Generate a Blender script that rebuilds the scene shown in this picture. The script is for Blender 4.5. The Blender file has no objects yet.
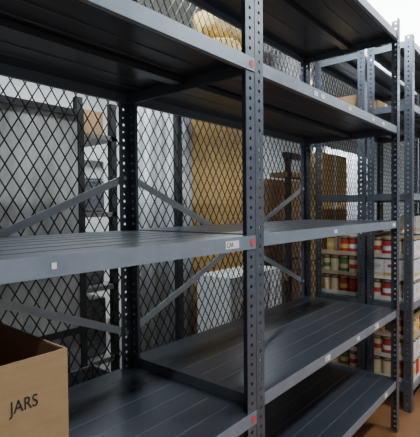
import bpy, math, random, bmesh
from mathutils import Vector, Matrix, Quaternion
random.seed(4)
S = bpy.context.scene

# ---------------------------------------------------------------- materials
def mat(name, col, rough=0.5, metal=0.0, var=0.0, scale=8.0, bump=0.0, emit=None, stretch=(1,1,1), coat=0.0, spec=0.5, rvar=1.0):
    m = bpy.data.materials.new(name); m.use_nodes = True
    nt = m.node_tree; b = nt.nodes['Principled BSDF']
    b.inputs['Base Color'].default_value = (*col, 1)
    b.inputs['Roughness'].default_value = rough
    b.inputs['Metallic'].default_value = metal
    b.inputs['Specular IOR Level'].default_value = spec
    if emit:
        b.inputs['Emission Color'].default_value = (*emit[0], 1)
        b.inputs['Emission Strength'].default_value = emit[1]
    if var > 0 or bump > 0:
        tc = nt.nodes.new('ShaderNodeTexCoord'); mp = nt.nodes.new('ShaderNodeMapping')
        mp.inputs['Scale'].default_value = stretch
        n = nt.nodes.new('ShaderNodeTexNoise'); n.inputs['Scale'].default_value = scale
        n.inputs['Detail'].default_value = 5; n.inputs['Roughness'].default_value = 0.65
        nt.links.new(tc.outputs['Object'], mp.inputs[0]); nt.links.new(mp.outputs[0], n.inputs['Vector'])
        if var > 0:
            r = nt.nodes.new('ShaderNodeValToRGB')
            r.color_ramp.elements[0].position = 0.3; r.color_ramp.elements[1].position = 0.7
            r.color_ramp.elements[0].color = (*[c*(1-var) for c in col], 1)
            r.color_ramp.elements[1].color = (*[min(1, c*(1+var)) for c in col], 1)
            nt.links.new(n.outputs['Fac'], r.inputs[0]); nt.links.new(r.outputs[0], b.inputs['Base Color'])
            mr = nt.nodes.new('ShaderNodeMapRange')
            mr.inputs['To Min'].default_value = max(0.05, rough-0.05*rvar); mr.inputs['To Max'].default_value = min(1, rough+0.07*rvar)
            nt.links.new(n.outputs['Fac'], mr.inputs['Value']); nt.links.new(mr.outputs[0], b.inputs['Roughness'])
        if bump > 0:
            bp = nt.nodes.new('ShaderNodeBump'); bp.inputs['Strength'].default_value = bump
            bp.inputs['Distance'].default_value = 0.01
            nt.links.new(n.outputs['Fac'], bp.inputs['Height']); nt.links.new(bp.outputs[0], b.inputs['Normal'])
    return m

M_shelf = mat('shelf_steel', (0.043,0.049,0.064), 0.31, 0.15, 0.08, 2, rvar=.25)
M_lip_lit   = mat('lip_steel_lit',   (0.23,0.262,0.31), 0.38, 0.2, 0.14, 10, 0.02)  # same steel as the deck, lighter colour stands for light on the lips
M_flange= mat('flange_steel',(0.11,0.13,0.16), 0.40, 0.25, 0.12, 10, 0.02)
M_rib   = mat('rib_steel',   (0.14,0.15,0.17), 0.30, 0.4)
M_post  = mat('post_steel',  (0.09,0.104,0.13), 0.4, 0.3, 0.15, 12)
M_brace = mat('brace_steel', (0.42,0.45,0.48), 0.45, 0.2, 0.1, 12)
M_wire  = mat('wire_mesh',   (0.022,0.022,0.022), 0.45, 0.4)
M_card  = mat('cardboard',   (0.39,0.245,0.12), 0.85, 0, 0.10, 14, 0.05, stretch=(1,1,4))
M_cardin= mat('cardboard_inside', (0.36,0.19,0.10), 0.9, 0, 0.1, 10)
M_ply   = mat('plywood',     (0.68,0.44,0.16), 0.7, 0, 0.10, 2, 0.0, stretch=(3,3,1))
M_wood  = mat('old_wood',    (0.30,0.17,0.08), 0.7, 0, 0.3, 6, 0.0, stretch=(1,6,6))
M_dark  = mat('dark_frame',  (0.03,0.03,0.033), 0.5, 0.3)
M_grey  = mat('grey_shelf',  (0.18,0.17,0.16), 0.5, 0.2, 0.1, 6)
M_pane  = mat('frosted_pane',(0.33,0.325,0.31), 0.35, 0, 0.65, 1.6, 0.1, stretch=(3,3,1))
M_film  = mat('plastic_film',(0.48,0.49,0.50), 0.3, 0, 0.4, 4, 0.4, stretch=(5,5,1))
M_white = mat('white_print', (0.80,0.80,0.80), 0.6, 0, 0.05, 6)
M_black = mat('black_ink',   (0.02,0.02,0.02), 0.6)
M_tag   = mat('paper_tag',   (0.80,0.80,0.78), 0.7)
M_red   = mat('red_dot',     (0.65,0.07,0.05), 0.6)
M_lab1  = mat('label_red',   (0.55,0.05,0.035), 0.45)
M_lab2  = mat('label_cream', (0.80,0.66,0.40), 0.45)
M_lab3  = mat('label_yellow',(0.80,0.50,0.10), 0.45)
M_lab4  = mat('label_green', (0.10,0.28,0.10), 0.45)
M_lid   = mat('tin_lid',     (0.55,0.42,0.20), 0.3, 0.6)
M_tray  = mat('tray_card',   (0.55,0.43,0.30), 0.8, 0, 0.1, 10)
M_trayr = mat('tray_print',  (0.74,0.68,0.62), 0.8, 0, 0.1, 10)
M_yel   = mat('yellow_sack', (0.66,0.48,0.15), 0.7, 0, 0.3, 9, 0.6)
M_bundle= mat('dark_bundle', (0.12,0.12,0.13), 0.35, 0, 0.7, 14, 0.5, stretch=(1,1,4))
M_wall  = mat('wall_paint',  (0.52,0.54,0.54), 0.9, 0, 0.12, 2)
M_ceil  = mat('ceiling_paint',(0.45,0.46,0.45), 0.9, 0, 0.08, 2)
M_floor = mat('floor_stain', (0.20,0.085,0.03), 0.45, 0, 0.25, 3)
M_conc  = mat('concrete',    (0.09,0.085,0.08), 0.7, 0, 0.25, 3)
M_hous  = mat('lamp_housing',(0.75,0.75,0.75), 0.5)
M_tube  = mat('lamp_tube',   (0.9,0.95,1.0), 0.5, emit=((0.90,0.96,1.0), 18))
M_diff  = mat('lamp_diffuser',(0.9,0.95,1.0), 0.5, emit=((0.93,0.98,1.0), 12))

# ---------------------------------------------------------------- mesh helpers
class G:
    def __init__(s): s.v=[]; s.f=[]; s.m=[]; s.mats=[]
    def mi(s, m):
        if m not in s.mats: s.mats.append(m)
        return s.mats.index(m)
    def box(s, a, b, m):
        i=len(s.v); x0,y0,z0=a; x1,y1,z1=b
        s.v += [(x0,y0,z0),(x1,y0,z0),(x1,y1,z0),(x0,y1,z0),(x0,y0,z1),(x1,y0,z1),(x1,y1,z1),(x0,y1,z1)]
        for q in ((3,2,1,0),(4,5,6,7),(0,1,5,4),(1,2,6,5),(2,3,7,6),(3,0,4,7)):
            s.f.append(tuple(i+k for k in q)); s.m.append(s.mi(m))
    def beam(s, p, q, w, t, m, nrm=(0,1,0)):
        p=Vector(p); q=Vector(q); d=(q-p).normalized(); n=Vector(nrm); u=d.cross(n).normalized(); i=len(s.v)
        for c in (p,q):
            for a,b in ((-1,-1),(1,-1),(1,1),(-1,1)): s.v.append(tuple(c+u*a*w/2+n*b*t/2))
        for k in ((0,1,2,3),(7,6,5,4),(0,4,5,1),(1,5,6,2),(2,6,7,3),(3,7,4,0)):
            s.f.append(tuple(i+j for j in k)); s.m.append(s.mi(m))
    def cyl(s, c, r, h, m, mtop=None, n=16, axis='z'):
        i=len(s.v); cx,cy,cz=c
        for k in range(2):
            for j in range(n):
                a=2*math.pi*j/n; p=(r*math.cos(a), r*math.sin(a), h*k)
                if axis=='x': p=(p[2],p[0],p[1])
                if axis=='y': p=(p[0],p[2],-p[1])
                s.v.append((cx+p[0],cy+p[1],cz+p[2]))
        for j in range(n):
            s.f.append((i+j,i+(j+1)%n,i+n+(j+1)%n,i+n+j)); s.m.append(s.mi(m))
        s.f.append(tuple(i+n+j for j in range(n))); s.m.append(s.mi(mtop or m))
        s.f.append(tuple(i+j for j in reversed(range(n)))); s.m.append(s.mi(m))
    def perforated(s, o, u, w, z0, z1, m, pitch=0.03, r=0.0058):
        o=Vector((o[0],o[1],0)); u=Vector(u); n=int(round((z1-z0)/pitch)); p=(z1-z0)/n
        for c in range(n):
            zc=z0+p*(c+.5); i=len(s.v)
            for a,b in ((1,0),(1,1),(0,1),(-1,1),(-1,0),(-1,-1),(0,-1),(1,-1)):
                q=o+u*(w/2+a*w/2); s.v.append((q.x,q.y,zc+b*p/2))
            for k in range(8):
                an=k*math.pi/4; q=o+u*(w/2+r*math.cos(an)); s.v.append((q.x,q.y,zc+r*math.sin(an)))
            for k in range(8):
                s.f.append((i+k,i+(k+1)%8,i+8+(k+1)%8,i+8+k)); s.m.append(s.mi(m))
    def obj(s, name, parent=None, loc=(0,0,0), rot=(0,0,0), solid=0, bevel=0, smooth=False):
        me=bpy.data.meshes.new(name); me.from_pydata(s.v,[],s.f)
        for m in s.mats: me.materials.append(m)
        for p,k in zip(me.polygons,s.m): p.material_index=k; p.use_smooth=smooth
        me.update(); o=bpy.data.objects.new(name,me); S.collection.objects.link(o)
        o.location=loc; o.rotation_euler=rot
        if parent: o.parent=parent
        if solid:
            md=o.modifiers.new('s','SOLIDIFY'); md.thickness=solid; md.offset=0
        if bevel:
            md=o.modifiers.new('b','BEVEL'); md.width=bevel; md.segments=2; md.limit_method='ANGLE'
        return o
def empty(name, loc=(0,0,0)):
    e=bpy.data.objects.new(name,None); S.collection.objects.link(e); e.location=loc; e.empty_display_size=.1; return e
def text(body, size, loc, rot, m, parent=None, name='lettering', ext=0.0003, sx=1):
    c=bpy.data.curves.new(name,'FONT'); c.body=body; c.size=size; c.extrude=ext; c.materials.append(m)
    o=bpy.data.objects.new(name,c); S.collection.objects.link(o); o.location=loc; o.rotation_euler=rot; o.scale=(sx,1,1)
    if parent: o.parent=parent
    return o

# ---------------------------------------------------------------- shelving
LIP=0.040
def shelf(parent, x0, x1, y0, y1, z, name, lipm=M_lip_lit, ribs=6):
    g=G(); t=0.0015
    g.box((x0,y0+.002,z-t),(x1,y1-.002,z),M_shelf)
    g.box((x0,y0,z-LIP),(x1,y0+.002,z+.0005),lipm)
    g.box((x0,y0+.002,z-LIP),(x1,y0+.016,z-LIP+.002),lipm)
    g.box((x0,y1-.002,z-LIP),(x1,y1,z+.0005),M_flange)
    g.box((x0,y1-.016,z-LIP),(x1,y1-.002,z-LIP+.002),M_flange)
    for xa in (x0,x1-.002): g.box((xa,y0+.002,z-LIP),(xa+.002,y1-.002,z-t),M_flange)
    for k in range(ribs):
        y=y0+(y1-y0)*(k+1)/(ribs+1)
        g.box((x0+.03,y-.0018,z),(x1-.03,y+.0018,z+.0012),M_rib)
        g.box((x0+.01,y-.0018,z-t-.003),(x1-.01,y+.0018,z-t),M_rib)
    ym=(y0+y1)/2
    g.box((x0+.01,ym-.02,z-.024),(x1-.01,ym+.02,z-.0055),M_shelf)
    return g.obj(name,parent)
def posts(parent, x0, x1, y0, y1, H, w=0.045):
    for nm,x,sx,y,sy in (('post_fl',x0,1,y0,1),('post_fr',x1,-1,y0,1),('post_bl',x0,1,y1,-1),('post_br',x1,-1,y1,-1)):
        g=G()
        g.perforated((x,y,0),(sx,0,0),w,0.0,H,M_post)
        g.perforated((x,y,0),(0,sy,0),w,0.0,H,M_post)
        g.obj(nm,parent,solid=.0024)
def unit(name, x0, x1, y0, y1, H, levels, front=0.003, brace=True):
    e=empty(name)
    posts(e,x0+.0015,x1-.0015,y0,y1,H)
    for k,z in enumerate(levels): shelf(e,x0+.005,x1-.005,y0+front,y1-.004,z,'shelf_%d'%(k+1))
    if brace:
        g=G(); yb=y1+.004; zt,zb=1.42,0.81
        g.beam((x0+.02,yb,zt),(x1-.02,yb,zb),.028,.003,M_brace)
        g.beam((x0+.02,yb+.004,zb),(x1-.02,yb+.004,zt),.028,.003,M_brace)
        for x in (x0+.025,x1-.025):
            for z in (zt,zb): g.cyl((x,yb-.012,z),.008,.02,M_brace,axis='y',n=8)
        g.obj('cross_brace',e)
    return e
W=1.52; WR=1.475; D=0.60; H=2.36
uL=unit('shelving_unit',-W,0,0,D,H,[.30,.675,1.215,1.75,2.28],front=-.005)
uR=unit('shelving_unit',0,WR,0,D,H,[.30,.708,1.218,1.752,2.28])
NX=1.73; NE=3.07
uN=unit('shelving_unit',NX,NE,0.0,.275,H,[.16,.68,1.38,1.94,2.33],brace=False)
uM=unit('shelving_unit',NX,NE,.295,.645,H,[.16,.68,1.38,1.94,2.33],brace=False)

def dot(parent,x,y,z,r=.011):
    g=G(); g.cyl((0,0,0),r,.001,M_red,axis='y',n=24); g.obj('red_sticker',parent,(x,y,z))
def tag(parent,x,y,z,w=.05,h=.022,txt=None):
    g=G(); g.box((-w/2,-.0008,-h/2),(w/2,0,h/2),M_tag); g.obj('price_tag',parent,(x,y,z))
    if txt: text(txt,h*.9,(x-w/2+.004,y-.0011,z-h*.3),(math.pi/2,0,0),M_black,parent,sx=.8)
for z in (1.73,1.195,.655): dot(uL,-.022,-.0066,z)
tag(uL,-.125,-.0062,1.195,.062,.022,'CAR')
tag(uL,-.67,-.0062,1.196,.010,.012)
tag(uR,.52,.0022,.688,.045,.022,'12'); tag(uR,1.10,.0022,.688,.055,.022,'40')
for x in (.42,.48,.75,1.05,1.2): tag(uR,x,.0022,1.732,.03,.018)
tag(uR,.60,.0022,1.198,.03,.016); tag(uR,1.38,.0022,1.198,.04,.018)
tag(uR,.85,.0022,.688,.03,.016); tag(uR,1.25,.0022,.28,.04,.02)

# ---------------------------------------------------------------- diamond wire screen
g=G(); yw=.66; X0,X1,Z0,Z1=-1.9,5.0,.05,2.85; dw,dh=.048,.078
sl=dh/dw
def clip(c,s):
    (xa,za),(xb,zb)=[(c+s*(z-Z0)/sl,z) for z in (Z0,Z1)]
    def cut(x,z,x2,z2):
        if x<X0: t=(X0-x)/(x2-x); return X0,z+t*(z2-z)
        if x>X1: t=(X1-x)/(x2-x); return X1,z+t*(z2-z)
        return x,z
    if (xa<X0 and xb<X0) or (xa>X1 and xb>X1): return None
    return (*cut(xa,za,xb,zb),*cut(xb,zb,xa,za))
run=(Z1-Z0)/sl
n=int((X1-X0+run)/dw)+2
for k in range(n):
    r=clip(X0-run+k*dw,1)
    if r: g.beam((r[0],yw,r[1]),(r[2],yw,r[3]),.0038,.003,M_wire)
    r=clip(X0+k*dw,-1)
    if r: g.beam((r[0],yw+.003,r[1]),(r[2],yw+.003,r[3]),.0038,.003,M_wire)
for x in (-1.9,1.62,5.0): g.box((x-.02,yw-.004,0),(x+.02,yw+.03,2.9),M_dark)
for z in (.05,2.85): g.box((X0,yw,z-.02),(X1,yw+.03,z+.02),M_dark)
g.obj('wire_mesh_partition')

# ---------------------------------------------------------------- cardboard box on left shelf
bx=empty('cardboard_box',(-.630,.02,.6775))
g=G(); w,d,h,t=.42,.31,.350,.005
g.box((-w,0,0),(0,d,t),M_cardin)
g.box((-w,0,t),(0,t,h),M_card); g.box((-w,d-t,t),(0,d,h),M_card)
g.box((-w,t,t),(-w+t,d-t,h),M_card); g.box((-t,t,t),(0,d-t,h),M_card)
g.box((-w+t,t+.0005,t),(-t,t+.0015,h-.002),M_cardin)
g.box((-t-.0015,t,t),(-t-.0005,d-t,h-.002),M_cardin)
g.box((-w+t,d-t-.0015,t),(-t,d-t-.0005,h-.002),M_cardin)
g.obj('carton',bx)
text('JARS',.033,(-.114,-.0008,.260),(math.pi/2,0,0),M_black,bx,ext=.0004,sx=.80)
text('CANNING',.033,(-.29,-.0008,.260),(math.pi/2,0,0),M_black,bx,ext=.0004,sx=.80)

# ---------------------------------------------------------------- trays of cans
def tray_mesh(labs, tm, full=True):
    g=G(); tx,ty=.40,.264; t=.003
    g.box((0,0,0),(tx,ty,t),tm)
    for a,b in (((0,0,t),(tx,t,.028)),((0,ty-t,t),(tx,ty,.028)),((0,t,t),(t,ty-t,.028)),((tx-t,t,t),(tx,ty-t,.028))): g.box(a,b,tm)
    r=.031
    for i in range(6):
        for j in range(4):
            if not full and (i,j) in ((0,2),(1,2),(0,3),(2,3)): continue
            cx=.036+i*.0655+random.uniform(-.001,.001); cy=.034+j*.0655+random.uniform(-.001,.001)
            la=random.choice(labs); lb=random.choice(labs)
            g.cyl((cx,cy,t),r,.045,la,n=16); g.cyl((cx,cy,t+.045),r+.0003,.03,lb,n=16); g.cyl((cx,cy,t+.075),r,.033,la,n=16)
            g.cyl((cx,cy,t+.108),r*.93,.008,M_dark,n=16); g.cyl((cx,cy,t+.116),r+.001,.014,M_lid,n=16)
    return g
def packs_mesh():
    g=G(); tx,ty=.40,.264; t=.003
    g.box((0,0,0),(tx,ty,t),M_trayr)
    for i in range(6):
        for j in range(3):
            x=.004+i*.066; y=.004+j*.0865; hh=.128
            g.box((x,y,t),(x+.063,y+.083,hh),M_white)
            m=(M_lab2,M_lab3,M_lab2,M_lab1)[(i+j)%4]
            g.box((x-.0004,y-.0004,t+.02),(x+.0634,y+.0834,t+.04),m)
            g.box((x-.0006,y+.02,t+.075),(x+.0636,y+.062,t+.095),M_lab1 if j%2 else M_lab2)
    return g
P=.140
meshes=[]
for labs,tm,fu in (((M_lab2,M_lab1,M_lab3),M_trayr,True),((M_white,M_lab1,M_white,M_lab2),M_trayr,True),((M_lab3,M_lab2,M_lab1,M_lab4,M_lab2),M_tray,True)):
    o=tray_mesh(labs,tm,fu).obj('tray_of_cans'); meshes.append(o.data); bpy.data.objects.remove(o)
o=packs_mesh().obj('tray_of_boxed_food'); meshes.append(o.data); bpy.data.objects.remove(o)
o=tray_mesh((M_lab2,M_lab1,M_lab3,M_white),M_tray,False).obj('tray_of_cans'); meshes.append(o.data); bpy.data.objects.remove(o)
def tray(x,y,z,k):
    o=bpy.data.objects.new('tray_of_boxed_food' if k==3 else 'tray_of_cans',meshes[k]); S.collection.objects.link(o); o.location=(x,y,z)
def stack(x,y,z,n,ks,p=P):
    for i in range(n): tray(x+random.uniform(-.003,.003),y+random.uniform(-.002,.002),z+.002+i*p,ks[i%len(ks)])
xx=NX+.05; yb=.366
stack(xx,yb,.68,3,(0,2,4)); stack(xx,yb,.16,3,(2,0,4))
stack(xx,.006,.68,3,(1,3,1)); stack(xx,.006,.16,3,(0,1,4))
xx+=.41
stack(xx,yb,.68,3,(2,0,0)); stack(xx,yb,.16,3,(2,0))
stack(xx,.006,.68,4,(3,1,3)); stack(xx,.006,.16,3,(3,0))
xx+=.41
stack(xx,.006,.68,4,(0,3,2)); stack(xx,.006,.16,3,(2,3))

def carton(name,x0,x1,y0,y1,z0,z1,m):
    g=G(); g.box((x0,y0,z0),(x1,y1,z1),m)
    xm=(x0+x1)/2; g.box((xm-.025,y0-.0008,z0+.0),(xm+.025,y1+.0008,z1+.0008),M_tag)
    ym=(y0+y1)/2; g.box((x0-.001,ym-.001,z0+.01),(x0,ym+.001,z1-.01),M_dark)
    return g.obj(name,bevel=.003)
carton('carton',1.80,2.12,.35,.60,1.942,2.07,M_card)
carton('carton',2.17,2.52,.35,.60,1.942,2.10,M_card)
for k in range(4): carton('carton',2.08+.015*(k%2),2.58,.76,.96,.435*k+.001,.435*k+.434,M_ply)

# ---------------------------------------------------------------- store room behind the screen
def framed(name,x0,x1,y,z1,rails):
    g=G(); g.box((x0+.03,y+.01,.05),(x1-.03,y+.02,z1-.03),M_pane)
    for x in (x0,x1-.035): g.box((x,y,0),(x+.035,y+.035,z1),M_dark)
    for z in [0.0,z1-.035]+rails: g.box((x0+.035,y,z),(x1-.035,y+.035,z+.035),M_dark)
    return g.obj(name)
framed('framed_door',-.62,.26,1.30,1.84,[.62,1.0])
framed('framed_door',-1.55,-.66,1.34,1.84,[.62,1.0])
# dark crates stacked in front of the doors, low down
for k,(x0,x1,z0,z1) in enumerate(((-.45,-.05,0,.34),(-.43,-.06,.342,.66),(-.02,.24,0,.46))):
    g=G(); t=.012
    g.box((x0,.95,z0),(x1,1.22,z0+t),M_bundle)
    for a,b in (((x0,.95),(x1,.95+t)),((x0,1.22-t),(x1,1.22)),((x0,.95+t),(x0+t,1.22-t)),((x1-t,.95+t),(x1,1.22-t))):
        n=4; hh=(z1-z0-t)/n
        for q in range(n): g.box((a[0],a[1],z0+t+q*hh+.012),(b[0],b[1],z0+t+(q+1)*hh),M_bundle)
    for cx in (x0+.001,x1-.016):
        for cy in (.951,1.204): g.box((cx,cy,z0+t),(cx+.015,cy+.015,z1),M_dark)
    g.obj('slatted_crate')
e=empty('metal_rack')
g=G()
for x in (.32,.56):
    for y in (1.45,1.85): g.box((x-.02,y-.02,0),(x+.02,y+.02,1.95),M_dark)
for z in (.35,.80,1.25,1.72): g.box((.30,1.43,z),(.58,1.87,z+.03),M_grey)
g.obj('frame',e)
g=G()
for x0,z0,ww,hh,mm in ((.345,.83,.18,.32,M_bundle),(.345,.38,.19,.36,M_bundle),(.345,1.28,.19,.2,M_bundle),(.345,1.481,.19,.12,M_white),(.345,1.75,.19,.16,M_card)):
    g.box((x0,1.5,z0+.001),(x0+ww,1.78,z0+hh),mm)
g.obj('stored_goods',e,bevel=.01)
def wavy(name,x0,x1,y,z0,z1,th,m,amp=.012,nx=40,freq=60):
    g=G()
    for s in (0,1):
        for k in range(nx+1):
            x=x0+(x1-x0)*k/nx; yy=y+s*th+amp*math.sin(x*freq)+amp*.6*math.sin(x*freq*.37+1)
            g.v.append((x,yy,z0)); g.v.append((x,yy+amp*math.sin(x*17),z1))
    N=(nx+1)*2; mi=g.mi(m)
    for k in range(nx):
        a=2*k
        g.f.append((a,a+2,a+3,a+1)); g.m.append(mi); g.f.append((N+a+1,N+a+3,N+a+2,N+a)); g.m.append(mi)
        g.f.append((a+1,a+3,N+a+3,N+a+1)); g.m.append(mi); g.f.append((N+a,N+a+2,a+2,a)); g.m.append(mi)
    g.f.append((0,1,N+1,N)); g.m.append(mi); g.f.append((2*nx,N+2*nx,N+2*nx+1,2*nx+1)); g.m.append(mi)
    return g.obj(name,smooth=True)
wavy('wrapped_mattress',.62,1.10,1.27,0.0,1.93,.10,M_film)
wavy('wrapped_mattress',3.2,4.6,1.27,0.0,1.95,.14,M_film,nx=80)
e=empty('white_carton_stack')
for k,(z0,z1) in enumerate(((0,.42),(.423,.86))):
    g=G(); g.box((.98+.02*k,.86,z0),(1.62,1.14,z1),M_white)
    for j in range(5): g.beam((1.08+j*.1,.858,z0+.06),(1.16+j*.1,.858,z1-.08),.012,.002,M_bundle)
    g.obj('printed_carton',e,bevel=.004)
e=empty('plywood_sheets')
g=G()
for k in range(4): g.box((1.12+.01*k,1.30+.022*k,0.0),(1.86-.015*k,1.318+.022*k,1.98-.03*k),M_ply)
g.obj('sheets',e)
g=G()
g.box((1.95,1.25,0),(2.65,1.85,1.55),M_card); g.box((2.0,1.249,.8),(2.6,1.25,.82),M_dark)
g.obj('tall_carton',bevel=.01)
e=empty('lumber_rack')
g=G()
for x in (1.98,2.7,3.1): g.box((x,1.0,0),(x+.04,1.04,1.75),M_dark)
for z in (.7,1.12,1.55): g.box((1.95,1.0,z),(3.0,1.16,z+.04),M_wood)
g.box((1.95,1.0,1.70),(3.14,1.04,1.75),M_dark)
g.obj('frame',e)
def sack(name,c,sx,sy,sz,m):
    bm=bmesh.new(); bmesh.ops.create_uvsphere(bm,u_segments=28,v_segments=16,radius=1)
    for v in bm.verts:
        q=[math.copysign(abs(a)**.55,a) for a in v.co]
        w=1+.05*math.sin(q[0]*7+c[0]*9)+.05*math.sin(q[2]*9+q[1]*5)
        v.co=Vector((q[0]*sx*w,q[1]*sy*w,q[2]*sz*w))
    me=bpy.data.meshes.new(name); bm.to_mesh(me); bm.free(); me.materials.append(m)
    for p in me.polygons: p.use_smooth=True
    o=bpy.data.objects.new(name,me); S.collection.objects.link(o); o.location=c; return o
g=G()
g.box((.85,.80,2.10),(2.5,1.2,2.13),M_wood)
for x in (.87,2.66):
    for y in (1.18,): g.box((x-.02,y-.02,0),(x+.02,y+.02,2.10),M_dark)
g.box((.85,1.16,2.06),(2.68,1.2,2.10),M_dark)
g.obj('high_storage_shelf')
sack('grain_sack',(1.12,1.0,2.255),.25,.17,.105,M_yel)
sack('grain_sack',(1.15,1.0,2.475),.22,.16,.10,M_yel)
sack('wrapped_bundle',(1.85,1.0,2.31),.30,.17,.165,M_bundle)

# ---------------------------------------------------------------- room
def slab(name,a,b,m):
    g=G(); g.box(a,b,m); return g.obj(name)
ZC=2.92
slab('floor',(-4,-3,-.05),(8,.72,0),M_floor)
slab('floor',(-4,.72,-.05),(8,3.4,0),M_conc)
slab('ceiling',(-4,-3,ZC),(8,3.4,ZC+.05),M_ceil)
slab('wall_back',(-4,3.4,0),(8,3.45,ZC),M_wall)
slab('wall_front',(-4,-3.05,0),(8,-3,ZC),M_wall)
slab('wall_left',(-4.05,-3,0),(-4,3.4,ZC),M_wall)
slab('wall_right',(8,-3,0),(8.05,3.4,ZC),M_wall)

def fixture(x,y,L,power,z=ZC,wide=False):
    e=empty('fluorescent_light',(x,y,z))
    hw=.26 if wide else .07
    g=G(); g.box((-L/2,-hw,-.05),(L/2,hw,0),M_hous)
    if z<ZC:
        for sx in (-L/2+.1,L/2-.1): g.cyl((sx,0,0),.004,ZC-z,M_dark,n=8)
    if wide: g.box((-L/2+.01,-hw+.01,-.075),(L/2-.01,hw-.01,-.05),M_diff)
    g.obj('housing',e)
    if not wide:
        g=G()
        for s in (-.035,.035): g.cyl((-L/2+.02,s,-.072),.015,L-.04,M_tube,axis='x',n=12)
        g.obj('tubes',e,smooth=True)
    l=bpy.data.lights.new('tube_light','AREA'); l.shape='RECTANGLE'; l.size=L; l.size_y=.12; l.energy=power; l.color=(.85,.94,1.0)
    o=bpy.data.objects.new('tube_light',l); S.collection.objects.link(o); o.parent=e; o.location=(0,0,-.1)
fixture(2.1,.05,2.2,58,z=2.70,wide=True)
fixture(-.6,-1.25,1.2,36)
fixture(1.6,-1.25,1.2,44)
fixture(.1,1.0,1.2,34)
fixture(1.0,2.4,1.2,40)
fixture(4.4,.95,1.2,75)  # fixture added to brighten the dim back right behind the screen
fixture(3.4,2.6,1.2,50)
fixture(4.6,-1.0,1.2,42)

w=bpy.data.worlds.new('world'); S.world=w; w.use_nodes=True
w.node_tree.nodes['Background'].inputs[0].default_value=(.5,.55,.6,1); w.node_tree.nodes['Background'].inputs[1].default_value=.1

# ---------------------------------------------------------------- camera
c=bpy.data.cameras.new('camera'); cam=bpy.data.objects.new('camera',c); S.collection.objects.link(cam)
c.sensor_fit='HORIZONTAL'; c.sensor_width=36; c.lens=36*421/420; c.clip_start=.02
a=math.radians(40.1); pitch=math.radians(-1.43)
f=Vector((math.cos(a)*math.cos(pitch),math.sin(a)*math.cos(pitch),math.sin(pitch)))
q=f.to_track_quat('-Z','Y'); cam.rotation_mode='QUATERNION'
cam.rotation_quaternion=q @ Quaternion((0,0,1),math.radians(-.5))
cam.location=(-1.076,-.725,1.30)
S.camera=cam
